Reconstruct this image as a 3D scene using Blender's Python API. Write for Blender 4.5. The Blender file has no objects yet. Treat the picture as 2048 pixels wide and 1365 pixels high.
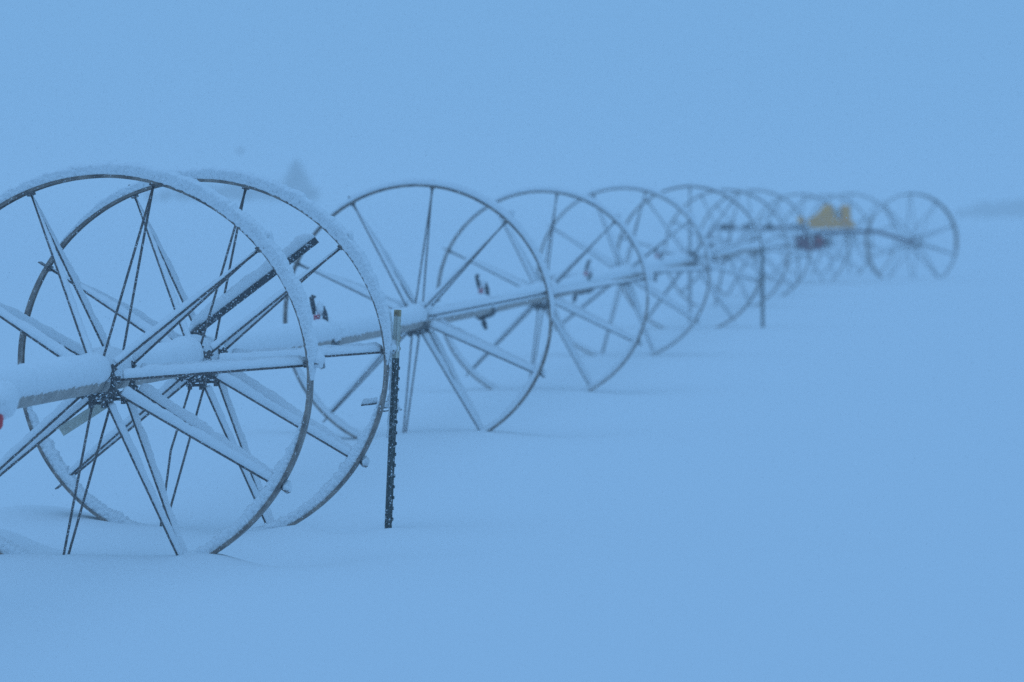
import bpy, math, random
from mathutils import Vector, Matrix, noise

random.seed(7)
S = bpy.context.scene
COL = S.collection
R = math.radians

# ------------------------------------------------------------------ camera
F_PX = 12640.0                      # focal length in pixels of the 2048 px wide photograph
CAM_H = 1.70
TILT = math.atan((682.5 - 397) / F_PX)
cam_d = bpy.data.cameras.new('camera')
cam = bpy.data.objects.new('camera', cam_d)
COL.objects.link(cam)
cam.location = (0, 0, CAM_H)
cam.rotation_euler = (math.pi / 2 - TILT, 0, 0)
cam_d.sensor_width = 36
cam_d.lens = F_PX / 2048 * 36
cam_d.clip_start = 0.1
cam_d.clip_end = 6000
cam_d.dof.use_dof = True
cam_d.dof.focus_distance = 31.0
cam_d.dof.aperture_fstop = 4.4
S.camera = cam
S.cycles.use_denoising = False       # keep the fine grain of a high-ISO dusk exposure

# ------------------------------------------------------------------ world: heavy blue dusk overcast
SUN_EL, SUN_AZ = 74, 200
w = bpy.data.worlds.new('World'); S.world = w
w.use_nodes = True
nt = w.node_tree
bg = nt.nodes['Background']
sky = nt.nodes.new('ShaderNodeTexSky')
sky.sky_type = 'NISHITA'; sky.sun_disc = False
sky.sun_elevation = R(SUN_EL); sky.sun_rotation = R(SUN_AZ)
sky.air_density = 1.0; sky.dust_density = 4.0
cloud = nt.nodes.new('ShaderNodeMix'); cloud.data_type = 'RGBA'
cloud.inputs[0].default_value = 0.96            # the cloud deck hides nearly all of the clear sky
cloud.inputs[7].default_value = (1.83, 4.16, 7.45, 1)
nt.links.new(sky.outputs[0], cloud.inputs[6])
nt.links.new(cloud.outputs[2], bg.inputs['Color'])
bg.inputs['Strength'].default_value = 0.10

sun_d = bpy.data.lights.new('sun', 'SUN')
sun_d.energy = 0.5; sun_d.angle = R(70); sun_d.color = (0.24, 0.48, 0.85)
sun = bpy.data.objects.new('sun', sun_d); COL.objects.link(sun)
sun.rotation_euler = (R(90 - SUN_EL), 0, R(-20))

S.view_settings.view_transform = 'Standard'
S.view_settings.look = 'None'
S.view_settings.exposure = 0
S.view_settings.gamma = 1
S.render.engine = 'CYCLES'
S.cycles.volume_bounces = 3
S.cycles.max_bounces = 8
S.cycles.diffuse_bounces = 4

# ------------------------------------------------------------------ helpers
FWD = Vector((0, math.cos(TILT), -math.sin(TILT)))
UPV = Vector((0, math.sin(TILT), math.cos(TILT)))
RGT = Vector((1, 0, 0))
ORG = Vector((0, 0, CAM_H))
WR = 0.965                          # wheel radius in metres


def at(px, py, d):
    """measured pixel of the photograph + distance -> place in the world"""
    return ORG + d * (FWD + RGT * ((px - 1024) / F_PX) + UPV * ((682.5 - py) / F_PX))


def nz(x, y, z=0.0):
    return noise.noise(Vector((x, y, z)))


class MB:
    def __init__(s):
        s.v = []; s.f = []

    def grid(s, rows, closed=True, caps=True):
        """rows of equal length joined into a skin; closed = each row is a loop"""
        b = len(s.v); n = len(rows[0])
        for r in rows:
            s.v.extend([tuple(p) for p in r])
        m = n if closed else n - 1
        for i in range(len(rows) - 1):
            for j in range(m):
                k = (j + 1) % n
                s.f.append((b + i * n + j, b + i * n + k, b + (i + 1) * n + k, b + (i + 1) * n + j))
        if caps and closed:
            s.f.append(tuple(b + j for j in reversed(range(n))))
            e = b + (len(rows) - 1) * n
            s.f.append(tuple(e + j for j in range(n)))

    def ring(s, rows):
        b = len(s.v); n = len(rows[0]); m = len(rows)
        for r in rows:
            s.v.extend([tuple(p) for p in r])
        for i in range(m):
            i2 = (i + 1) % m
            for j in range(n):
                k = (j + 1) % n
                s.f.append((b + i * n + j, b + i * n + k, b + i2 * n + k, b + i2 * n + j))

    def tube(s, pts, r, n=8, caps=True):
        pts = [Vector(p) for p in pts]
        rows = []
        for i, p in enumerate(pts):
            a = pts[max(i - 1, 0)]; c = pts[min(i + 1, len(pts) - 1)]
            d = (c - a).normalized()
            u = d.cross(Vector((0.13, 0.2, 1))).normalized() if abs(d.z) < 0.95 else d.cross(Vector((1, 0.1, 0))).normalized()
            v = d.cross(u)
            rr = r[i] if isinstance(r, (list, tuple)) else r
            rows.append([p + rr * (math.cos(2 * math.pi * k / n) * u + math.sin(2 * math.pi * k / n) * v) for k in range(n)])
        s.grid(rows, True, caps)

    def box(s, c, sx, sy, sz, M=None, bev=0.0):
        c = Vector(c); b = len(s.v)
        hx, hy, hz = sx / 2, sy / 2, sz / 2
        if bev <= 0:
            P = [(-hx, -hy, -hz), (hx, -hy, -hz), (hx, hy, -hz), (-hx, hy, -hz), (-hx, -hy, hz), (hx, -hy, hz), (hx, hy, hz), (-hx, hy, hz)]
            for p in P:
                q = Vector(p)
                if M: q = M @ q
                s.v.append(tuple(q + c))
            for f in ((0, 3, 2, 1), (4, 5, 6, 7), (0, 1, 5, 4), (1, 2, 6, 5), (2, 3, 7, 6), (3, 0, 4, 7)):
                s.f.append(tuple(b + i for i in f))
        else:
            rows = []
            for z, k in ((-hz, bev), (-hz + bev, 0), (hz - bev, 0), (hz, bev)):
                x, y = hx - k, hy - k
                e = bev
                loop = [(x - e, -y), (x, -y + e), (x, y - e), (x - e, y), (-x + e, y), (-x, y - e), (-x, -y + e), (-x + e, -y)]
                row = []
                for a, d in loop:
                    q = Vector((a, d, z))
                    if M: q = M @ q
                    row.append(q + c)
                rows.append(row)
            s.grid(rows)

    def blob(s, c, rx, ry, rz, seed=0, amp=0.18, nu=14, nv=9):
        c = Vector(c); rows = []
        for i in range(1, nv):
            t = math.pi * i / nv
            row = []
            for j in range(nu):
                a = 2 * math.pi * j / nu
                d = Vector((math.sin(t) * math.cos(a), math.sin(t) * math.sin(a), -math.cos(t)))
                k = 1 + amp * noise.noise(d * 2.2 + Vector((seed * 3.7, seed, 0))) * 1.6
                row.append(c + Vector((d.x * rx, d.y * ry, d.z * rz)) * k)
            rows.append(row)
        s.grid(rows)

    def obj(s, name, mat, parent=None, smooth=True):
        me = bpy.data.meshes.new(name)
        me.from_pydata(s.v, [], s.f)
        me.materials.append(mat)
        if smooth:
            me.polygons.foreach_set('use_smooth', [True] * len(me.polygons))
        me.update()
        o = bpy.data.objects.new(name, me)
        COL.objects.link(o)
        if parent is not None:
            o.parent = parent
        return o


def tag(o, label, cat=None, group=None, kind=None):
    if label: o['label'] = label
    if cat: o['category'] = cat
    if group: o['group'] = group
    if kind: o['kind'] = kind
    return o


def thing(name, loc, rz, label, cat, group=None):
    o = bpy.data.objects.new(name, None)
    o.empty_display_size = 0.1
    COL.objects.link(o)
    o.location = loc; o.rotation_euler = (0, 0, rz)
    return tag(o, label, cat, group)


# ------------------------------------------------------------------ materials
def mat_base(name, rough=0.8, metal=0.0):
    m = bpy.data.materials.new(name); m.use_nodes = True
    b = m.node_tree.nodes['Principled BSDF']
    b.inputs['Roughness'].default_value = rough
    b.inputs['Metallic'].default_value = metal
    return m, m.node_tree, b


def mat_mottled(name, c1, c2, scale=12, rough=0.6, metal=0.0, frost=0.0, frost_scale=110, c3=None, c3_amt=0.6):
    """two-tone weathered surface; frost = share of small snow grains stuck on it"""
    m, t, b = mat_base(name, rough, metal)
    tc = t.nodes.new('ShaderNodeTexCoord')
    n1 = t.nodes.new('ShaderNodeTexNoise'); n1.inputs['Scale'].default_value = scale; n1.inputs['Detail'].default_value = 6
    t.links.new(tc.outputs['Object'], n1.inputs['Vector'])
    r1 = t.nodes.new('ShaderNodeValToRGB')
    r1.color_ramp.elements[0].position = 0.35; r1.color_ramp.elements[0].color = (*c1, 1)
    r1.color_ramp.elements[1].position = 0.65; r1.color_ramp.elements[1].color = (*c2, 1)
    t.links.new(n1.outputs['Fac'], r1.inputs['Fac'])
    out = r1.outputs['Color']
    if c3:
        n3 = t.nodes.new('ShaderNodeTexNoise'); n3.inputs['Scale'].default_value = scale * 2.7; n3.inputs['Detail'].default_value = 4
        t.links.new(tc.outputs['Object'], n3.inputs['Vector'])
        r3 = t.nodes.new('ShaderNodeValToRGB')
        r3.color_ramp.elements[0].position = c3_amt; r3.color_ramp.elements[0].color = (0, 0, 0, 1)
        r3.color_ramp.elements[1].position = c3_amt + 0.08; r3.color_ramp.elements[1].color = (1, 1, 1, 1)
        t.links.new(n3.outputs['Fac'], r3.inputs['Fac'])
        mx3 = t.nodes.new('ShaderNodeMix'); mx3.data_type = 'RGBA'
        mx3.inputs[7].default_value = (*c3, 1)
        t.links.new(r3.outputs['Color'], mx3.inputs[0]); t.links.new(out, mx3.inputs[6])
        out = mx3.outputs[2]
    if frost > 0:
        n2 = t.nodes.new('ShaderNodeTexNoise'); n2.inputs['Scale'].default_value = frost_scale; n2.inputs['Detail'].default_value = 2
        t.links.new(tc.outputs['Object'], n2.inputs['Vector'])
        r2 = t.nodes.new('ShaderNodeValToRGB')
        p = 0.72 - frost
        r2.color_ramp.elements[0].position = p; r2.color_ramp.elements[0].color = (0, 0, 0, 1)
        r2.color_ramp.elements[1].position = p + 0.05; r2.color_ramp.elements[1].color = (1, 1, 1, 1)
        t.links.new(n2.outputs['Fac'], r2.inputs['Fac'])
        mx = t.nodes.new('ShaderNodeMix'); mx.data_type = 'RGBA'
        mx.inputs[7].default_value = (0.85, 0.87, 0.9, 1)
        t.links.new(r2.outputs['Color'], mx.inputs[0]); t.links.new(out, mx.inputs[6])
        out = mx.outputs[2]
    t.links.new(out, b.inputs['Base Color'])
    return m


def mat_snow(name, col, bump=0.0, scale=40, dist=0.004):
    m, t, b = mat_base(name, 1.0)
    b.inputs['Base Color'].default_value = (*col, 1)
    b.inputs['Specular IOR Level'].default_value = 0.1
    if bump:
        tc = t.nodes.new('ShaderNodeTexCoord')
        n = t.nodes.new('ShaderNodeTexNoise'); n.inputs['Scale'].default_value = scale; n.inputs['Detail'].default_value = 8
        bp = t.nodes.new('ShaderNodeBump'); bp.inputs['Strength'].default_value = bump; bp.inputs['Distance'].default_value = dist
        t.links.new(tc.outputs['Object'], n.inputs['Vector'])
        t.links.new(n.outputs['Fac'], bp.inputs['Height'])
        t.links.new(bp.outputs['Normal'], b.inputs['Normal'])
    return m


M_GROUND = mat_snow('field_snow', (0.80, 0.82, 0.84), 0.5, 6, 0.02)
M_SNOW = mat_snow('clinging_snow', (0.82, 0.84, 0.86), 0.7, 90, 0.006)
M_RIM = mat_mottled('rusty_rim_steel', (0.11, 0.085, 0.075), (0.33, 0.265, 0.225), 14, 0.7, 0.0, 0.06, 130)
M_ROD = mat_mottled('dark_rod_steel', (0.06, 0.05, 0.05), (0.16, 0.13, 0.12), 22, 0.6, 0.0, 0.10, 150)
M_HUB = mat_mottled('hub_iron', (0.03, 0.03, 0.035), (0.10, 0.085, 0.08), 25, 0.6, 0.0, 0.12, 110)
M_PIPE = mat_mottled('aluminium_pipe', (0.25, 0.21, 0.185), (0.42, 0.35, 0.30), 9, 0.55, 0.0, 0.05, 120, (0.2, 0.15, 0.12), 0.66)
M_POST = mat_mottled('post_paint', (0.03, 0.045, 0.04), (0.07, 0.085, 0.085), 30, 0.7, 0.0, 0.10, 100)
M_TIP = mat_mottled('post_tip_paint', (0.42, 0.41, 0.36), (0.58, 0.57, 0.50), 20, 0.8, 0.0, 0.04, 100, (0.35, 0.2, 0.08), 0.62)
M_RUST = mat_mottled('rust', (0.22, 0.14, 0.07), (0.5, 0.4, 0.24), 40, 0.9)
M_BAR = mat_mottled('brace_steel', (0.025, 0.03, 0.035), (0.06, 0.06, 0.07), 30, 0.6, 0.0, 0.11, 120)
M_ZINC = mat_mottled('zinc_angle', (0.48, 0.46, 0.4), (0.62, 0.6, 0.5), 18, 0.7, 0.0, 0.05, 100, (0.5, 0.3, 0.1), 0.66)
M_RED = mat_mottled('red_plastic', (0.55, 0.03, 0.04), (0.75, 0.05, 0.06), 30, 0.5, 0.0, 0.03, 120)
M_BLACK = mat_mottled('black_plastic', (0.02, 0.02, 0.025), (0.04, 0.04, 0.05), 30, 0.6, 0.0, 0.10, 130)
M_YELLOW = mat_mottled('yellow_paint', (0.72, 0.34, 0.12), (0.95, 0.40, 0.03), 3.5, 0.5)
M_FRAME = mat_mottled('mover_frame_paint', (0.09, 0.065, 0.08), (0.15, 0.11, 0.13), 8, 0.6)
M_TANK = mat_mottled('red_tank_paint', (0.12, 0.035, 0.06), (0.20, 0.05, 0.08), 8, 0.5)
M_NOZ = mat_mottled('frosted_red_nozzle', (0.30, 0.03, 0.05), (0.50, 0.05, 0.08), 30, 0.5, 0.0, 0.12, 120)
M_CAP = mat_mottled('faded_red_cap', (0.30, 0.03, 0.04), (0.42, 0.05, 0.06), 12, 0.6)
M_LEAF = mat_mottled('conifer_needles', (0.03, 0.05, 0.035), (0.07, 0.09, 0.06), 1.2, 0.9)
M_TWIG = mat_mottled('bare_twigs', (0.06, 0.05, 0.045), (0.12, 0.1, 0.08), 1.0, 0.9)
M_BARK = mat_mottled('bark', (0.06, 0.045, 0.035), (0.12, 0.09, 0.07), 3, 0.9)
M_BIRD = mat_mottled('bird_feathers', (0.02, 0.02, 0.02), (0.04, 0.04, 0.04), 30, 0.8)

# ------------------------------------------------------------------ wheels measured in the photograph: hub pixel, radius in pixels, spoke phase
WH = [  # px, py, r_px, phase, detail
    (215, 760, 411, 4.5, 3),
    (406, 729, 371, 4.2, 3),
    (835, 638, 269, 11.5, 2),
    (1085, 594, 212, 10.0, 2),
    (1247, 549, 173, 3.0, 2),
    (1380, 520, 148, 18.0, 1),
    (1453, 504, 125, 6.0, 1),
    (1509, 494, 114, 25.0, 1),
    (1600, 487, 99, 14.0, 1),
]
HUB = [at(x, y, F_PX * WR / r) for x, y, r, p, d in WH]

# ------------------------------------------------------------------ snow field
ANCH = [(0, 0.0), (24, 0.0), (29.6, -0.004), (32.9, -0.02), (36, -0.01), (45, 0.012), (57.5, -0.03), (70.5, -0.055), (82.4, 0.02), (97, 0.03), (110, 0.05), (128, 0.115), (170, 0.10), (300, 0.0), (5000, 0.0)]
BUMPS = []      # x, y, sx, sy, h


def bump(px, py, sx, sy, h):
    d = CAM_H * F_PX / (py - 397)
    BUMPS.append(((px - 1024) / F_PX * d, d, sx, sy, h))


bump(425, 1122, 0.20, 0.35, 0.05)      # bank where the nearest rim dives under
bump(570, 1106, 0.30, 0.6, -0.13)     # scour to its right
bump(800, 1125, 0.40, 0.5, 0.02)
bump(600, 1058, 0.16, 0.35, 0.04)
bump(690, 1042, 0.18, 0.7, -0.09)
bump(780, 1060, 0.20, 0.35, 0.022)
bump(230, 1125, 0.28, 0.5, 0.02)
bump(60, 1125, 0.35, 0.6, 0.03)
bump(-15, 1108, 0.24, 0.4, 0.13)
bump(60, 1042, 0.40, 0.6, 0.10)
bump(180, 1046, 0.2, 0.6, 0.03)
bump(230, 1035, 0.2, 0.5, -0.05)
bump(330, 1062, 0.3, 0.5, 0.02)
bump(420, 1060, 0.2, 0.6, -0.03)
bump(700, 874, 0.25, 0.9, -0.05)
bump(960, 872, 0.5, 1.0, 0.03)
bump(1120, 868, 0.5, 1.2, -0.04)
bump(850, 770, 0.4, 1.5, -0.04)
bump(1260, 776, 0.5, 2.0, -0.04)
bump(1180, 782, 0.4, 1.2, 0.03)


def ground_z(x, y):
    z = 0.0
    for (a, za), (b, zb) in zip(ANCH, ANCH[1:]):
        if a <= y <= b:
            t = (y - a) / (b - a); t = t * t * (3 - 2 * t)
            z = za + (zb - za) * t
            break
    if y > 140:                     # the field climbs gently towards the far left
        t = min(1, (y - 140) / 460)
        s = min(1, max(0, (14 - x) / 30))
        z += (1.35 * s - 1.12 * min(1, max(0, (x - 20) / 20))) * t * t * (3 - 2 * t)
    near = math.exp(-(max(0, y - 20) / 60.0) ** 2)
    z += 0.030 * nz(x * 0.35, y * 0.16, 3.1) * (0.3 + near)
    z += 0.014 * nz(x * 1.3 + 5, y * 0.55, 9.2) * near
    if 15 < y < 90 and abs(x) < 8:
        for bx, by, sx, sy, h in BUMPS:
            dx = (x - bx) / sx; dy = (y - by) / sy
            q = dx * dx + dy * dy
            if q < 9: z += h * math.exp(-q)
    return z


def axis_samples(dense_lo, dense_hi, step, lo, hi, grow):
    a = []; v = dense_lo
    while v < dense_hi - step * 0.5: a.append(v); v += step
    s = step; v = dense_hi; up = []
    while v < hi: up.append(v); s *= grow; v += s
    up.append(hi)
    s = step; v = dense_lo - step; dn = []
    while v > lo: dn.append(v); s *= grow; v -= s
    dn.append(lo)
    return dn[::-1] + a + up


xs = axis_samples(-3.2, 1.6, 0.045, -900, 900, 1.09)
ys = axis_samples(20.0, 38.0, 0.06, -60, 2400, 1.035)
g = MB()
g.grid([[(x, y, ground_z(x, y)) for x in xs] for y in ys], closed=False)
g.f = [tuple(reversed(f)) for f in g.f]
tag(g.obj('snow_field', M_GROUND), 'smooth blue-white snow covering the flat field', None, None, 'structure')

# ------------------------------------------------------------------ builders of the wheel
BAND = 0.135
PIPE_R = 0.0635
FLANGE = 0.30


def rim_profile():
    h = BAND / 2
    return [(-h, 0.0), (h, 0.0), (h, -0.016), (h - 0.006, -0.016), (h - 0.006, -0.007), (-h + 0.006, -0.007), (-h + 0.006, -0.016), (-h, -0.016)]


def make_rim(parent, H, det):
    n = (0, 90, 140, 260)[det]
    m = MB()
    rows = []
    for i in range(n):
        t = 2 * math.pi * i / n
        rr = WR + 0.0025 * math.sin(3 * t + 1)
        rows.append([(math.cos(t) * (rr + b), a, H + math.sin(t) * (rr + b)) for a, b in [(p, q * (1.5 if det == 1 and q < -0.01 else 1)) for p, q in rim_profile()]])
    m.ring(rows)
    o = m.obj('rim', M_RIM, parent, smooth=False)
    return o


def t_outer(th):
    """thickness of the snow packed on the outside of the rim, th in degrees"""
    k = math.cos(R(th - 66))
    if k <= 0: return 0
    t = 0.062 * k ** 0.8
    e = min(1, max(0, (th + 2) / 9.0)) * min(1, max(0, (152 - th) / 30.0))
    return t * e


def t_inner(th):
    k = -math.sin(R(th))
    if k <= 0: return 0
    return 0.064 * min(1, max(0, (k - 0.08) * 2.8))


def rim_snow(rim, H, det, seed, clumpy=1.0):
    n = (0, 110, 240, 1500)[det]
    h = BAND / 2
    m = MB()
    for (lo, hi, fn, sgn) in ((0, 150, t_outer, 1), (186, 351, t_inner, -1)):
        rows = []
        k = int(n * (hi - lo) / 360)
        for i in range(k + 1):
            th = lo + (hi - lo) * i / k
            t = fn(th)
            c, s = math.cos(R(th)), math.sin(R(th))
            f = noise.noise(Vector((c * 30, s * 30, seed))) * 0.16 + noise.noise(Vector((c * 9, s * 9, seed + 4))) * 0.16
            if det == 3:
                f += noise.noise(Vector((c * 85, s * 85, seed + 8))) * (0.09 if sgn > 0 else 0.13) + noise.noise(Vector((c * 190, s * 190, seed + 6))) * (0.05 if sgn > 0 else 0.08)
            lump = 0.30 * noise.noise(Vector((c * 16, s * 16, seed + 2))) * max(0, 1 - abs(th - 15) / 25.0) if sgn > 0 else 0
            t = max(0.0015, t * (1 + f + lump))
            ov = min(0.012, t * 0.3)
            base = WR if sgn > 0 else WR - 0.0075
            if det < 3: t *= 0.75 if det == 2 else 0.5
            row = []
            edge = h + (ov if sgn > 0 else -0.0065)

            def nn(x, y, z, fq):
                return noise.noise(Vector((x * fq + seed, y * fq, z * fq + seed)))
            nF = 7 if det == 3 else 2
            for k2 in range(nF):                # near face, roughened evenly in every direction
                b = k2 / nF
                rr = base + sgn * t * 0.86 * b
                x, z = c * rr, s * rr
                bump_ = (0.011 * nn(x, 0, z, 75) + 0.006 * nn(x, 3, z, 170)) * (1 - 0.6 * b) if det == 3 and k2 > 0 else 0
                row.append((x, -edge + 0.004 - 0.006 * b + bump_, H + z))
            nA = 8
            for j in range(nA):
                u = -0.92 + 1.84 * j / (nA - 1)
                prof = 0.62 + 0.38 * (1 - abs(u) ** 2.5) ** 0.5
                if j == 0: prof = 0.90
                a = u * edge
                rr = base + sgn * t * prof
                rr *= 1 + 0.0022 * nn(c, a * 2, s, 45)
                row.append((c * rr, a + 0.003 * nn(c, a, s, 60), H + s * rr))
            rb = base - sgn * 0.0005
            row.append((c * rb, h - 0.0065, H + s * rb))
            if sgn > 0 and det == 3:            # crust that creeps down over the near lip of the channel
                hg = 0.011 * max(0.0, math.cos(R((th - 42) * 2))) * (1 + 0.8 * noise.noise(Vector((c * 70, s * 70, seed + 1)))) if th < 87 else 0.0
                row.append((c * (rb - hg), -h + 0.004, H + s * (rb - hg)))
                row.append((c * (rb - hg * 0.95), -h - 0.004, H + s * (rb - hg * 0.95)))
            else:
                row.append((c * rb, -h + 0.0065, H + s * rb))
            rows.append(row)
        m.grid(rows)
    return m.obj('snow_cap', M_SNOW, rim)


SDIR = Vector((0.22, 0.0, 1.0)).normalized()


def rod_snow(spoke, pts, det, seed, hmax=0.058):
    P = [Vector(p) for p in pts]
    P, Q = P[0], P[-1]                  # hub end, rim end
    d = (Q - P); L = d.length; d.normalize()
    df = Vector((d.x, 0, d.z)).normalized()
    p = (SDIR - df * SDIR.dot(df)).length       # how far the rod leans away from the wind-driven fall
    if p < 0.2: return None
    u = SDIR - df * SDIR.dot(df); u = (u - d * u.dot(d)).normalized(); v = d.cross(u)
    n = (0, 10, 24, 80)[det]
    h0 = hmax * (p - 0.12) ** 0.75
    rows = []
    for i in range(n + 1):
        s = 0.03 + 0.95 * i / n
        h = h0 * (1.05 - 0.25 * s) * min(1, (1.0 - s) / 0.07 + 0.25) * min(1, s / 0.06 + 0.3)
        c = P + d * (L * s)
        f = 1 + 0.20 * noise.noise(c * 14 + Vector((seed, 0, 0))) + 0.10 * noise.noise(c * 60 + Vector((0, seed, 0)))
        if Q.z > P.z + 0.12: h *= 0.9 * min(1, (1.02 - s) / 0.5) ** 0.8      # the rim above shelters the outer end
        h *= f
        wd = 0.008 + 0.15 * h
        drift = 0.25 * h * noise.noise(c * 9 + Vector((0, 0, seed)))
        row = []
        for a, b in ((-0.55, 0.02), (-1, 0.14), (-1.05, 0.42), (-0.85, 0.74), (-0.35, 0.97), (0.35, 0.98), (0.85, 0.74), (1.05, 0.42), (1, 0.14), (0.55, 0.02)):
            jit = 0.0018 * noise.noise(c * 110 + Vector((a * 3, b * 5, seed)))
            row.append(c + v * (a * wd + drift * b + jit) + u * (b * h + jit + 0.004))
        rows.append(row)
    m = MB(); m.grid(rows)
    return m.obj('snow_cap', M_SNOW, spoke)


def make_wheel(i, label, P, axis, phase, det, seed, kink=None, group='wheels of the irrigation line', snowballs=()):
    gz = ground_z(P.x, P.y)
    rz = math.atan2(axis.y, axis.x) - math.pi / 2
    root = thing('spoked_wheel_assembly', (P.x, P.y, gz), rz, label, 'wheel', group)
    H = P.z - gz
    rim = make_rim(root, H, det)
    lugs = []
    for k in range(10):
        th = R(phase + 36 * k)
        c, s = math.cos(th), math.sin(th)
        T = Matrix(((c, 0, -s), (0, 1, 0), (s, 0, c)))
        if WR * s + H > 0.0:
            l = MB()
            l.box((c * (WR + 0.022), 0, H + s * (WR + 0.022)), 0.042, BAND * 0.8, 0.006, T)
            l.box((c * (WR - 0.018), 0, H + s * (WR - 0.018)), 0.022, BAND * 0.72, 0.028, T)
            l.obj('lug', M_ROD, rim, smooth=False)
    rim_snow(rim, H, det, seed)
    if det >= 2:                        # clods sitting on the lugs
        for k in range(10):
            b = MB()
            a = (phase + 36 * k) % 360
            c, s = math.cos(R(a)), math.sin(R(a))
            if a < 60 or a > 320:
                q = 0.028 if 25 < a < 60 else (0.038 if a <= 25 else 0.026)
                off = 0.034 if a < 60 else 0.03
                b.blob((c * (WR + off), 0.01, H + s * (WR + off) + 0.02), q * 0.85, 0.075, q * 1.15, seed + k)
                b.obj('snow_clod', M_SNOW, rim)
    for sg in (-1, 1):
        hb = MB()
        rows = []
        for a, r_ in ((-0.022, PIPE_R + 0.002), (-0.022, 0.082), (-0.016, 0.088), (0.016, 0.088), (0.022, 0.082), (0.022, PIPE_R + 0.002)):
            rows.append([(math.cos(q) * r_, sg * FLANGE + a, H + math.sin(q) * r_) for q in [2 * math.pi * j / 24 for j in range(24)]])
        hb.grid(rows, caps=False)
        for k in range(10):
            th = R(phase + 36 * k)
            c, s = math.cos(th), math.sin(th)
            T = Matrix(((c, 0, -s), (0, 1, 0), (s, 0, c)))
            hb.box((c * 0.093, sg * FLANGE, H + s * 0.093), 0.030, 0.030, 0.034, T)
        for q in (-1, 1):               # clamp ears with their bolt below the pipe
            hb.box((q * 0.03, sg * FLANGE, H - 0.098), 0.018, 0.05, 0.05)
        hb.tube([(-0.05, sg * FLANGE, H - 0.1), (0.05, sg * FLANGE, H - 0.1)], 0.008, 6)
        hb.obj('hub', M_HUB, root, smooth=False)
    for k in range(10):
        th = R(phase + 36 * k)
        for sg in (-1, 1):
            dth = R(2.0) * sg
            hubp = Vector((math.cos(th) * 0.095, sg * FLANGE, H + math.sin(th) * 0.095))
            rimp = Vector((math.cos(th + dth * 0.12) * (WR - 0.012), sg * 0.016, H + math.sin(th + dth * 0.12) * (WR - 0.012)))
            pts = [hubp, rimp]
            if kink and kink[0] == k and kink[1] == sg:
                pts = [hubp, hubp.lerp(rimp, 0.42) + Vector((kink[2], 0, 0)), rimp]
            sp = MB(); sp.tube(pts, 0.0085 if det == 1 else 0.0062, (0, 5, 6, 8)[det])
            so = sp.obj('spoke', M_ROD, root)
            if len(pts) == 2:
                rod_snow(so, pts, det, seed + k * 1.7 + sg)
    return root


def pipe_snow_rows(L, hubs_at, det, seed):
    rows = []
    n = max(8, int(L / (0.01 if det == 3 else (0.08 if det == 2 else 0.3))))
    for i in range(n + 1):
        y = L * i / n
        end = min(1, (y + 0.015) / 0.12, (L - y + 0.015) / 0.12)
        e2 = (0.055 if det == 3 else 0.040) * (1 + 0.25 * noise.noise(Vector((y * 2.2, seed, 0))) + 0.10 * noise.noise(Vector((y * 12, seed, 3)))) * max(0.15, end)
        for hy in hubs_at:
            q = (y - hy) / 0.42
            e2 += 0.022 * math.exp(-q ** 4)
        a0 = -4 + 10 * noise.noise(Vector((y * 9, seed, 5))) + 12 * noise.noise(Vector((y * 28, seed, 7))) + 7 * noise.noise(Vector((y * 75, seed, 9)))
        a1 = 184 + 10 * noise.noise(Vector((y * 9, seed, 11))) + 14 * noise.noise(Vector((y * 28, seed, 13))) + 7 * noise.noise(Vector((y * 75, seed, 15)))
        row = []
        K = 15
        for j in range(K):
            u = j / (K - 1)
            ph = R(a0 + (a1 - a0) * u)
            s = max(0, math.sin(math.pi * u))
            rr = PIPE_R + 0.003 + e2 * s ** 0.62 + 0.004 * noise.noise(Vector((y * 40, u * 9, seed))) + 0.007 * noise.noise(Vector((y * 13, u * 5, seed)))
            row.append((math.cos(ph) * rr * 0.97, y, math.sin(ph) * rr))
        for j in range(4):
            u = 1 - j / 3
            ph = R(a0 + (a1 - a0) * u)
            row.append((math.cos(ph) * (PIPE_R - 0.004), y, math.sin(ph) * (PIPE_R - 0.004)))
        rows.append(row)
    return rows


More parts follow.
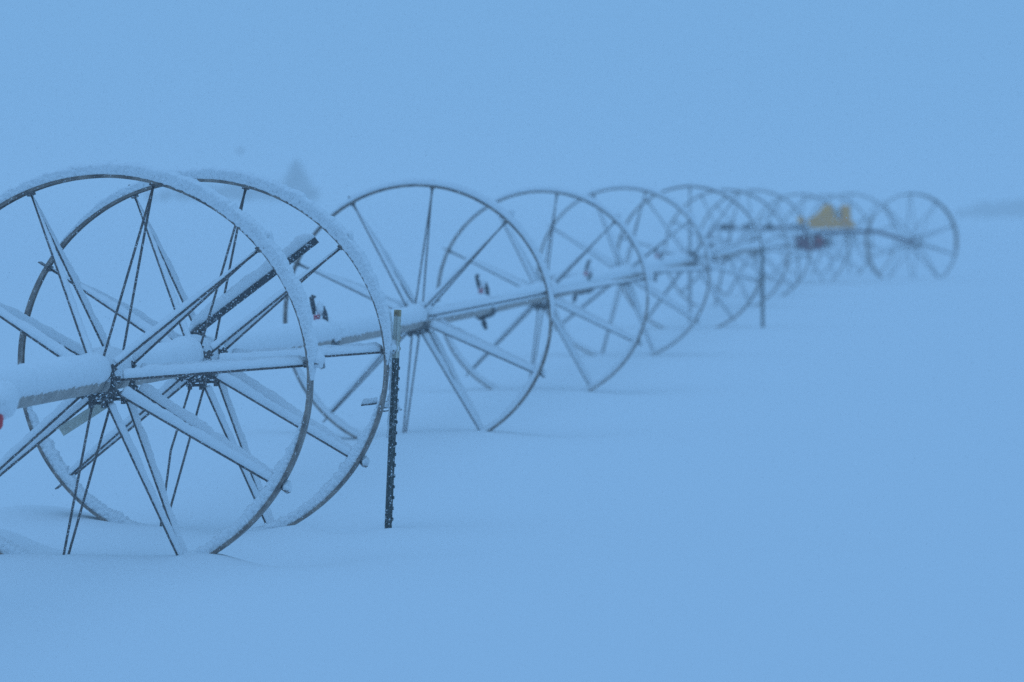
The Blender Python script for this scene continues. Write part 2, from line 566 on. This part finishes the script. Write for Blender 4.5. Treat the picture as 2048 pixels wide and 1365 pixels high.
def make_pipe(label, A, B, hubs, det, seed, coupling=True, sprinkler=None, swing=0.0):
    """one aluminium length from A to B; the joint ring sits at B; the sprinkler stands on the pipe near the joint"""
    d = B - A; L = d.length
    rz = math.atan2(d.y, d.x) - math.pi / 2
    pitch = math.asin(d.z / L)
    root = thing('irrigation_pipe', A, rz, label, 'irrigation pipe', 'pipe lengths of the irrigation line')
    root.rotation_euler = (pitch, 0, rz)
    m = MB()
    nS = max(2, int(L / 0.5))
    n = 28 if det == 3 else 16
    m.grid([[(math.cos(2 * math.pi * j / n) * PIPE_R, L * i / nS, math.sin(2 * math.pi * j / n) * PIPE_R) for j in range(n)] for i in range(nS + 1)])
    body = m.obj('pipe_wall', M_PIPE, root)
    s = MB(); s.grid(pipe_snow_rows(L, [(h - A).length for h in hubs], det, seed))
    s.obj('snow_cap', M_SNOW, body)
    if coupling:
        c = MB()
        prof = ((-0.16, 0.066), (-0.15, 0.074), (-0.05, 0.076), (-0.04, 0.092), (0.0, 0.095), (0.02, 0.092), (0.03, 0.074), (0.10, 0.072), (0.12, 0.066))
        c.grid([[(math.cos(2 * math.pi * j / 20) * r_, L - 0.13 + a, math.sin(2 * math.pi * j / 20) * r_) for j in range(20)] for a, r_ in prof], caps=False)
        co = c.obj('coupling', M_HUB, root)
        b = MB(); b.blob((0.0, L - 0.10, 0.038), 0.112, 0.24, 0.082, seed)
        b.obj('snow_cap', M_SNOW, co)
    if sprinkler is not None:
        y = L - sprinkler
        M = Matrix.Rotation(R(swing), 4, 'Y')

        def T(p): return M @ Vector((p[0], p[1] - 0.03, p[2] - (0.05 if p[2] > 0.1 else 0))) + Vector((0, y, 0))
        st = MB()
        st.tube([T((0, 0, 0.05)), T((0, 0, 0.15))], 0.018, 10)                 # riser
        st.tube([T((0, 0, -0.05)), T((0, 0, -0.12)), T((0.012, 0, -0.15))], [0.016, 0.016, 0.012], 8)
        st.tube([T((-0.085, 0, -0.055)), T((-0.03, 0, -0.095)), T((0.055, 0, -0.06))], 0.015, 8)
        st.tube([T((0.0, 0, -0.12)), T((0.02, 0.0, -0.18))], [0.026, 0.014], 8)   # counterweight
        sp = st.obj('sprinkler', M_BLACK, root)
        r1 = MB(); r1.box(T((-0.018, -0.05, 0.180)), 0.038, 0.050, 0.040, M.to_3x3(), 0.005)
        r1.obj('nozzle', M_NOZ, sp, smooth=False)
        b1 = MB()
        b1.tube([T((0.032, 0, 0.13)), T((0.028, 0, 0.20)), T((0.012, 0, 0.25))], [0.018, 0.017, 0.013], 8)
        b1.obj('sprinkler_body', M_BLACK, sp)
        a1 = MB()
        a1.tube([T((-0.040, -0.01, 0.20)), T((-0.046, -0.01, 0.25)), T((-0.058, -0.01, 0.31))], [0.010, 0.016, 0.014], 8)
        a1.tube([T((-0.058, -0.01, 0.31)), T((-0.030, -0.01, 0.308))], [0.013, 0.007], 8)
        a1.obj('impact_arm', M_BLACK, sp)
        c1 = MB(); c1.blob(T((-0.004, 0.0, 0.235)), 0.026, 0.03, 0.045, seed + 4)
        c1.obj('snow_cap', M_SNOW, sp)
    return root


# ------------------------------------------------------------------ the wheel line
def axis_at(i):
    a = HUB[max(0, i - 1)]; b = HUB[min(len(HUB) - 1, i + 1)]
    d = b - a; d.z = 0
    return d.normalized()


LW = [
    'nearest and largest snow-crusted steel wheel, cut off by the left edge of the picture',
    'sharp snow-capped steel wheel directly behind the nearest one, its right rim beside the studded post',
    'slightly blurred spoked wheel whose hub shows just right of the pale post tip',
    'blurred spoked wheel fourth from the left, overlapping the wheel with the post before it',
    'blurred spoked wheel fifth from the left in the receding row',
    'soft grey wheel sixth from the left, its right rim meeting the far post',
    'hazy wheel seventh from the left, right behind the one at the far post',
    'hazy wheel eighth from the left, its rim just left of the yellow engine',
    'faint wheel at the end of the pipe line, under the yellow engine',
]
for i, (x, y, r_, ph, det) in enumerate(WH):
    make_wheel(i, LW[i], HUB[i], axis_at(i), ph, det, 3.3 * i + 1, kink=(7, -1, -0.035) if i == 1 else None)

# two carriage wheels standing beside the line, at the engine
ax_l = axis_at(8)
make_wheel(9, 'round hazy wheel at the right end of the row, clear of all the others', at(1823, 484, F_PX * WR / 97), Vector((-0.28, 0.96, 0)).normalized(), 20, 1, 51)
make_wheel(10, 'faint wheel between the yellow engine and the rightmost wheel', at(1700, 478, F_PX * WR / 91), ax_l, 17, 1, 57)

make_wheel(11, 'faint wheel behind the yellow engine, second farthest, half lost in the mist', at(1652, 483, F_PX * WR / 93), ax_l, 31, 1, 63)

mid = lambda a, b: (a + b) / 2
J0 = HUB[0] + (HUB[0] - HUB[1]).normalized() * 3.25         # joint at the left edge of the photograph
joints = [J0] + [mid(HUB[i], HUB[i + 1]) for i in range(1, 6)] + [HUB[7].lerp(HUB[8], 0.3)]
lead = J0 + (HUB[0] - HUB[1]).normalized() * 7.0
pl = make_pipe('pipe length entering at the left edge, a red valve under its snowy joint', lead, J0, [], 3, 20, True)
bpy.context.view_layer.update()
inv = (Matrix.Translation(pl.location) @ pl.rotation_euler.to_matrix().to_4x4()).inverted()
va = inv @ at(-5, 842, (J0 - ORG).y - 0.25)
m = MB(); m.blob(va, 0.026, 0.03, 0.040, 3, 0.10); m.tube([va + Vector((0, 0, 0.03)), va + Vector((0, 0, 0.07))], [0.012, 0.016], 8)
m.obj('drain_valve', M_RED, pl)
m = MB(); m.blob(inv @ at(0, 800, (J0 - ORG).y - 0.16), 0.075, 0.17, 0.085, 12, 0.1); m.obj('snow_clod', M_SNOW, pl)
PL = [
    'thick snow-laden pipe running through the two nearest wheels',
    'snow-capped pipe through the wheel right of the studded post',
    'blurred snow-capped pipe through the fourth wheel from the left',
    'blurred pipe through the fifth wheel from the left',
    'hazy pipe through the wheel at the far post',
    'hazy pipe through the seventh and eighth wheels, ending before the yellow engine',
]
hubs_on = [[HUB[0], HUB[1]], [HUB[2]], [HUB[3]], [HUB[4]], [HUB[5]], [HUB[6], HUB[7]]]
spr = [(0.36, 1), (0.35, 0), (0.9, 30), (0.5, 10), (0.5, 0), (None, 0)]
for k in range(6):
    make_pipe(PL[k], joints[k], joints[k + 1], hubs_on[k], 3 if k == 0 else (2 if k < 4 else 1), 30 + k * 5, True, spr[k][0], spr[k][1])
end = HUB[8] + ax_l * 1.2
make_pipe('farthest pipe length, passing under the yellow engine', joints[-1], end, [HUB[8]], 1, 80, False)

# ------------------------------------------------------------------ motor carriage
DM = F_PX * WR / 101.5
c0 = at(1640, 487, DM)
gz = ground_z(c0.x, c0.y)
mv = thing('irrigation_mover', (c0.x, c0.y, gz), 0, 'blurred yellow engine on a dark frame with a red tank, between the far wheels', 'engine carriage')
k_m = DM / F_PX


def mp(px, py, dy=0.0):
    p = at(px, py, DM)
    return Vector((p.x - c0.x, dy, p.z - gz))


m = MB()
for dy in (-0.35, 0.35):
    m.tube([mp(1548, 488, dy), mp(1600, 474, dy), mp(1650, 466, dy), mp(1700, 463, dy), mp(1752, 464, dy), mp(1785, 473, dy), mp(1822, 484, dy)], 0.032, 8)
m.tube([mp(1640, 467, -0.35), mp(1640, 467, 0.35)], 0.04, 8)
m.tube([mp(1740, 463, -0.35), mp(1740, 463, 0.35)], 0.04, 8)
m.tube([mp(1822, 484, -0.36), mp(1822, 484, 0.36)], 0.05, 10)
m.tube([mp(1630, 468, 0), mp(1662, 490, 0)], 0.03, 8)
m.obj('carriage_frame', M_FRAME, mv)
m = MB()
m.tube([mp(1415, 456, -1.2), mp(1600, 455, -1.2)], 0.035, 8)
m.tube([mp(1415, 460, -1.2), mp(1424, 505, -1.2)], 0.035, 8)
m.tube([mp(1600, 455, -1.2), mp(1612, 462, 0.0)], 0.035, 8)
m.obj('drive_shaft', M_FRAME, mv)
for px, wd in ((1447, 0.20), (1493, 0.18), (1534, 0.12), (1586, 0.12)):
    m = MB(); m.box(mp(px, 454, -1.2), wd, 0.2, 0.13, None, 0.02); m.obj('gearbox', M_BLACK, mv, smooth=False)
# hood: sloping left mass, lower tray, upright right panel
m = MB()
out = [(1627, 457), (1610, 452), (1612, 444), (1626, 434), (1642, 422), (1647, 411), (1660, 409), (1664, 416), (1667, 432), (1676, 440), (1706, 443), (1710, 456)]
a = [mp(x, y, -0.28) for x, y in out]; b = [mp(x, y, 0.28) for x, y in out]
n0 = len(m.v); m.v += [tuple(p) for p in a + b]; n = len(out)
m.f.append(tuple(range(n))); m.f.append(tuple(reversed(range(n, 2 * n))))
for j in range(n):
    k = (j + 1) % n; m.f.append((j, n + j, n + k, k))
m.obj('engine_hood', M_YELLOW, mv, smooth=False)
m = MB(); m.box(mp(1690, 430, 0), 0.17, 0.5, 0.36, None, 0.03); m.obj('control_panel', M_YELLOW, mv, smooth=False)
m = MB(); m.box(mp(1604, 440, 0), 0.16, 0.3, 0.14, Matrix.Rotation(R(-12), 3, 'Y'), 0.03); m.obj('chain_guard', M_YELLOW, mv, smooth=False)
m = MB(); m.tube([mp(1671, 428, -0.2), mp(1671, 428, 0.2)], 0.10, 14); m.obj('flywheel', M_ZINC, mv)
m = MB(); m.tube([mp(1589, 481, 0), mp(1596, 484, 0), mp(1618, 489, 0), mp(1640, 486, 0), mp(1650, 482, 0)], [0.03, 0.09, 0.14, 0.12, 0.05], 14); m.obj('fuel_tank', M_TANK, mv)
m = MB(); m.blob(mp(1637, 480, -0.16), 0.065, 0.06, 0.09, 2, 0.05); m.obj('tank_cap', M_CAP, mv)
m = MB(); m.blob(mp(1690, 411, 0), 0.09, 0.2, 0.035, 4); m.obj('snow_cap', M_SNOW, mv)


# ------------------------------------------------------------------ studded steel posts
def make_post(label, base, top, pale_from, det=3):
    root = thing('fence_post', base, 0, label, 'fence post')
    V = top - base; L = V.length; d = V.normalized()
    rt = Vector((1, 0, 0)); rt = (rt - d * rt.dot(d)).normalized(); fw = d.cross(rt) * -1
    M = Matrix((rt, fw, d)).transposed()

    def T(p): return M @ Vector(p)

    def sec(m, z0, z1):
        prof = [(-0.020, -0.004), (0.018, -0.004), (0.018, 0.001), (0.004, 0.003), (0.0035, 0.032), (-0.0035, 0.032), (-0.004, 0.003), (-0.020, 0.001)]
        prof = [(x * math.cos(0.15) + y * 0.15, y * math.cos(0.15) - x * 0.15) for x, y in prof]
        m.grid([[T((x, y, z)) for x, y in prof] for z in (z0, z1)])
    m = MB(); sec(m, -0.3, pale_from)
    z = 0.03; k = 0
    while z < pale_from - 0.02:
        m.box(T((0.019, -0.006, z)), 0.011, 0.016, 0.018, M, 0.003)
        z += 0.056
    pb = m.obj('post_shaft', M_POST, root, smooth=False)
    if pale_from < L:
        m = MB(); sec(m, pale_from, L - 0.035)
        z = pale_from + 0.05
        while z < L - 0.05:
            m.box(T((0.019, -0.006, z)), 0.010, 0.014, 0.016, M, 0.003); z += 0.056
        m.obj('painted_tip', M_TIP, root, smooth=False)
        m = MB(); sec(m, L - 0.035, L); m.obj('rusty_end', M_RUST, root, smooth=False)
    # snow blown onto its left edge and stuck in clots
    m = MB()
    rows = []
    n = 60
    for i in range(n + 1):
        z = 0.45 + (L - 0.62) * i / n * 0.9
        h = 0.012 * (0.6 + 0.9 * abs(noise.noise(Vector((z * 12, 3, 1)))) + 0.3 * noise.noise(Vector((z * 40, 1, 5))))
        rows.append([T((-0.0195 + a, b, z)) for a, b in ((0.001, -0.004), (-h * 0.8, -0.005), (-h, 0.0), (-h * 0.8, 0.008), (0.001, 0.006))])
    m.grid(rows)
    m.obj('snow_crust', M_SNOW, root)
    return root


DP = 32.78
b0 = at(777, 1050, DP); t0 = at(796, 620, DP)
make_post('dark studded steel post with a pale tip, standing beside the second wheel', b0, t0, 0.865)
D2 = 82.0
b1 = at(1525.5, 657, D2); t1 = at(1524.5, 492, D2)
p2 = make_post('blurred dark post in the distance at the right rim of the sixth wheel', b1, t1, (t1 - b1).length)

# tie between rim and post, and short rod through it
m = MB()
tp = [at(722, 811, 33.0), at(742, 809, 33.0), at(762, 806, 32.99), at(784, 802, 32.99), at(797, 806, 33.0)]
m.tube(tp, 0.0045, 8)
tie = thing('tie_rod', at(760, 812, 33.0), 0, 'thin snow-topped rod lashed across the studded post and wheel rim', 'tie rod')
tie_o = tie.location.copy()


def shift(mb):
    mb.v = [tuple(Vector(v) - tie_o) for v in mb.v]
    return mb


shift(m).obj('rod', M_ROD, tie)
m = MB()
lp = []
for j in range(25):
    a = 2 * math.pi * j / 24
    q = at(774 + 25 * math.cos(a), 819 + 3.5 * math.sin(a) - 2 * math.cos(a), 33.02 + 0.05 * math.sin(a))
    lp.append(q)
m.tube(lp, 0.004, 6, False)
m.tube([at(799, 817, 33.0), at(803, 821, 33.0)], 0.005, 6)
shift(m).obj('wire_loop', M_ROD, tie)
m = MB()
rows = []
for i in range(22):
    s = i / 21
    p = at(723 + 32 * s, 810.5 - 3.5 * s, 33.0)
    h = 0.028 * (1 + 0.2 * nz(s * 5, 2)) * min(1, s * 8 + 0.3)
    rows.append([p + Vector((0, a * 0.008, b * h + 0.003)) for a, b in ((-0.6, 0), (-1, 0.5), (-0.5, 1), (0.5, 1), (1, 0.5), (0.6, 0))])
m.grid(rows)
rows = []
for i in range(30):
    s = i / 29
    p = at(752 + 50 * s, 815 - 3 * math.sin(s * 5) + 2 * s, 32.98)
    h = 0.026 * (1 + 0.6 * nz(s * 9, 7)) * min(1, s * 6 + 0.3, (1 - s) * 6 + 0.3)
    rows.append([p + Vector((0, a * 0.03, b * h + 0.0)) for a, b in ((-0.8, -0.2), (-1, 0.4), (-0.5, 1), (0.5, 1), (1, 0.4), (0.8, -0.2))])
m.grid(rows)
m.blob(at(792, 806, 32.98), 0.018, 0.02, 0.012, 3)
m.blob(at(778, 796, 33.0), 0.012, 0.02, 0.02, 6)
shift(m).obj('snow_cap', M_SNOW, tie)


# ------------------------------------------------------------------ braces clamped at the two nearest hubs
def brace(label, p0, p1, wd, mat, clamp_at, seed, snow_h, bracket=True):
    root = thing('steel_brace', p0, 0, label, 'brace')
    d = p1 - p0; L = d.length; d = d.normalized()
    fw = Vector((0, 1, 0)); fw = (fw - d * fw.dot(d)).normalized(); up = fw.cross(d)
    if up.z < 0: up = -up
    M = Matrix((d, fw, up)).transposed()
    m = MB()
    # angle iron: face plate towards the viewer and a top leg
    m.box(d * (L / 2), L, 0.005, wd, M)
    m.box(d * (L / 2) + fw * (wd / 2 + 0.0028) + up * (wd / 2 - 0.0035), L - 0.002, wd, 0.005, M)
    bar = m.obj('angle_bar', mat, root, smooth=False)
    if snow_h:
        rows = []
        n = 90
        for i in range(n + 1):
            s = i / n
            c = d * (L * (0.01 + 0.99 * s))
            h = snow_h * (1 + 0.25 * noise.noise(c * 9 + Vector((seed, 0, 0))) + 0.15 * noise.noise(c * 45)) * min(1, s * 9 + 0.3, (1 - s) * 12 + 0.4)
            rows.append([c + up * (wd / 2 + b * h + 0.001) + fw * (0.016 + a * 0.022 + 0.002 * noise.noise(c * 60 + Vector((a, b, 0)))) for a, b in
                         ((-0.8, 0), (-1.05, 0.3), (-1, 0.65), (-0.55, 0.95), (0.3, 1), (0.9, 0.7), (1, 0.2), (0.8, 0))])
        m = MB(); m.grid(rows); m.obj('snow_cap', M_SNOW, bar)
    if bracket:
        m = MB()
        m.box(d * 0.03 - up * 0.03, 0.05, 0.05, 0.03, M, 0.006)
        m.tube([d * 0.05 - up * 0.02, d * 0.055 - up * 0.05], 0.007, 6)
        m.tube([d * 0.015 - fw * 0.02, d * 0.075 - fw * 0.02 + up * 0.01], 0.014, 8)
        m.obj('clamp', M_HUB, root, smooth=False)
    return root


d2 = F_PX * WR / 371
brace('dark angle-iron bar slanting up from the second wheel hub with snow along it', at(383, 672, d2 + 0.12), at(634, 480, d2 + 0.25), 0.036, M_BAR, None, 3, 0.056)
d1 = F_PX * WR / 412
brace('short pale zinc bar with rust spots slanting down under the nearest hub', at(212, 806, d1 + 0.12), at(122, 864, d1 + 0.02), 0.048, M_ZINC, None, 9, 0.0, False)


# ------------------------------------------------------------------ far trees
def conifer(label, x, y, h, wd, seed, group):
    rnd = random.Random(seed)
    gz = ground_z(x, y) - 0.05
    root = thing('conifer_tree', (x, y, gz), 0, label, 'tree', group)
    m = MB(); m.tube([(0, 0, 0), (0.03, 0, h * 0.5), (0, 0.02, h * 0.95)], [h * 0.03, h * 0.018, h * 0.004], 7)
    m.obj('trunk', M_BARK, root)
    m = MB()
    for _ in range(2600):
        t = rnd.random() ** 1.2
        z = h * (0.10 + 0.9 * t)
        r_ = wd * (1 - t) ** 0.85 * (0.75 + 0.25 * math.sin(t * 40)) * math.sqrt(rnd.random()) + 0.03
        a = rnd.random() * 6.283
        c = Vector((math.cos(a) * r_, math.sin(a) * r_, z - r_ * 0.25))
        s = h * 0.06
        d = Vector((math.cos(a), math.sin(a), -0.5)) * s
        q = Vector((-math.sin(a), math.cos(a), rnd.uniform(-0.6, 0.6))) * s * 0.6
        b = len(m.v); m.v += [tuple(c - q), tuple(c + d), tuple(c + q)]; m.f.append((b, b + 1, b + 2))
    m.obj('crown', M_LEAF, root, smooth=False)


def bare_tree(label, x, y, h, wd, seed, group):
    rnd = random.Random(seed)
    gz = ground_z(x, y) - 0.05
    root = thing('bare_tree', (x, y, gz), 0, label, 'tree', group)
    m = MB(); m.tube([(0, 0, 0), (0.05, 0, h * 0.35), (-0.05, 0.02, h * 0.8)], [h * 0.035, h * 0.025, h * 0.006], 7)
    for _ in range(9):
        z = h * rnd.uniform(0.25, 0.6); a = rnd.random() * 6.283
        m.tube([(0, 0, z), (math.cos(a) * wd * 0.5, math.sin(a) * wd * 0.5, z + h * 0.15), (math.cos(a) * wd * 0.8, math.sin(a) * wd * 0.8, z + h * 0.33)], [h * 0.014, h * 0.009, h * 0.003], 5)
    m.obj('trunk', M_BARK, root)
    m = MB()
    cl = [(rnd.uniform(-0.6, 0.6) * wd, rnd.uniform(-0.6, 0.6) * wd, h * rnd.uniform(0.25, 0.8), rnd.uniform(0.35, 0.6) * wd) for _ in range(9)]
    for _ in range(1500):
        cx, cy, cz, cr = rnd.choice(cl)
        d = Vector((rnd.gauss(0, 1), rnd.gauss(0, 1), rnd.gauss(0, 1))).normalized() * (rnd.random() ** 0.4) * cr
        c = Vector((cx, cy, cz)) + d
        if c.z < 0.05 * h: continue
        dd = Vector((rnd.gauss(0, 1), rnd.gauss(0, 1), rnd.gauss(0.6, 1))).normalized() * h * 0.10
        q = dd.orthogonal().normalized() * h * 0.035
        b = len(m.v); m.v += [tuple(c - q), tuple(c + dd), tuple(c + q)]; m.f.append((b, b + 1, b + 2))
    m.obj('crown', M_TWIG, root, smooth=False)


DT = 720.0
xp = lambda px, d: (px - 1024) / F_PX * d
conifer('tall pointed conifer standing faint above the left treeline', xp(593, DT), DT, 4.8, 3.6, 1, 'trees along the far left edge of the field')
far_l = [(300, 0.9), (335, 1.2), (366, 1.3), (395, 1.5), (430, 1.6), (462, 1.7), (500, 1.5), (535, 1.45), (566, 1.6), (622, 1.3)]
for k, (px, h) in enumerate(far_l):
    h *= 1.25
    d = DT + 15 * math.sin(k * 2.1)
    bare_tree('low faint tree in the misty row at the foot of the tall conifer', xp(px, d), d, h, h * 0.75, 100 + k, 'trees along the far left edge of the field')
DR = 900.0
far_r = [(1925, 1.3), (1946, 1.8), (1966, 2.3), (1985, 2.4), (2005, 2.3), (2024, 2.4), (2044, 2.5), (2066, 2.4), (2088, 2.3)]
for k, (px, h) in enumerate(far_r):
    d = DR + 12 * math.sin(k * 1.7)
    bare_tree('low faint tree at the right edge of the misty field', xp(px, d), d, h, h * 0.8, 200 + k, 'trees at the far right edge of the field')

# a bird crossing above the left treeline
bc = at(480, 303, 400)
bd = thing('bird', bc, R(20), 'tiny dark bird, a blurred dot in the sky above the left wheels', 'bird')
m = MB()
m.tube([(-0.17, 0, -0.02), (-0.12, 0, 0), (0, 0, 0.01), (0.10, 0, 0.01), (0.15, 0, 0.03), (0.20, 0, 0.035), (0.235, 0, 0.025)], [0.01, 0.035, 0.06, 0.05, 0.03, 0.032, 0.004], 10)
m.obj('body', M_BIRD, bd)
for sg in (-1, 1):
    m = MB()
    rows = []
    for t in [j / 8 for j in range(9)]:
        ch = 0.17 * (1 - 0.75 * t ** 1.6); yy = sg * (0.03 + 0.36 * t); zz = 0.03 + 0.16 * t - 0.10 * t * t; xx = 0.05 - 0.10 * t * t
        rows.append([(xx + ch * 0.4, yy, zz), (xx, yy, zz + 0.012), (xx - ch * 0.6, yy, zz - 0.004), (xx, yy, zz - 0.006)])
    m.grid(rows)
    m.obj('wing', M_BIRD, bd)

bd.scale = (1.35, 1.35, 1.35)

# ------------------------------------------------------------------ falling snow
rnd = random.Random(5)
V = []; Fc = []
for _ in range(20000):
    y = rnd.uniform(21, 50)
    x = rnd.uniform(-4.2, 4.2); z = rnd.uniform(0.05, 3.3)
    s = rnd.uniform(0.0016, 0.0036)
    a = Vector((rnd.uniform(0.2, 0.6), rnd.uniform(-0.3, 0.3), -1)).normalized() * s * rnd.uniform(1.0, 1.7)
    u = a.orthogonal().normalized() * s; v = a.normalized().cross(u)
    c = Vector((x, y, z)); b = len(V)
    V += [tuple(c + a), tuple(c - a), tuple(c + u), tuple(c + v), tuple(c - u), tuple(c - v)]
    for i in range(4):
        p, q = b + 2 + i, b + 2 + (i + 1) % 4
        Fc += [(b, p, q), (b + 1, q, p)]
m = MB(); m.v = V; m.f = Fc
tag(m.obj('falling_snow', M_SNOW, None, False), 'fine snowflakes drifting down through the air', None, None, 'stuff')

# ------------------------------------------------------------------ the misty air
m = MB(); m.box((0, 1150, 3.0), 1780, 2400, 10.8)
hz = m.obj('haze', M_SNOW, None, False)
hm = bpy.data.materials.new('misty_air'); hm.use_nodes = True
t = hm.node_tree; t.nodes.remove(t.nodes['Principled BSDF'])
pv = t.nodes.new('ShaderNodeVolumePrincipled')
pv.inputs['Color'].default_value = (0.97, 0.97, 0.97, 1)
pv.inputs['Density'].default_value = 0.0021
pv.inputs['Anisotropy'].default_value = 0.0
t.links.new(pv.outputs['Volume'], t.nodes['Material Output'].inputs['Volume'])
hz.data.materials.clear(); hz.data.materials.append(hm)
tag(hz, 'pale blue snowy mist filling the air over the field', None, None, 'stuff')
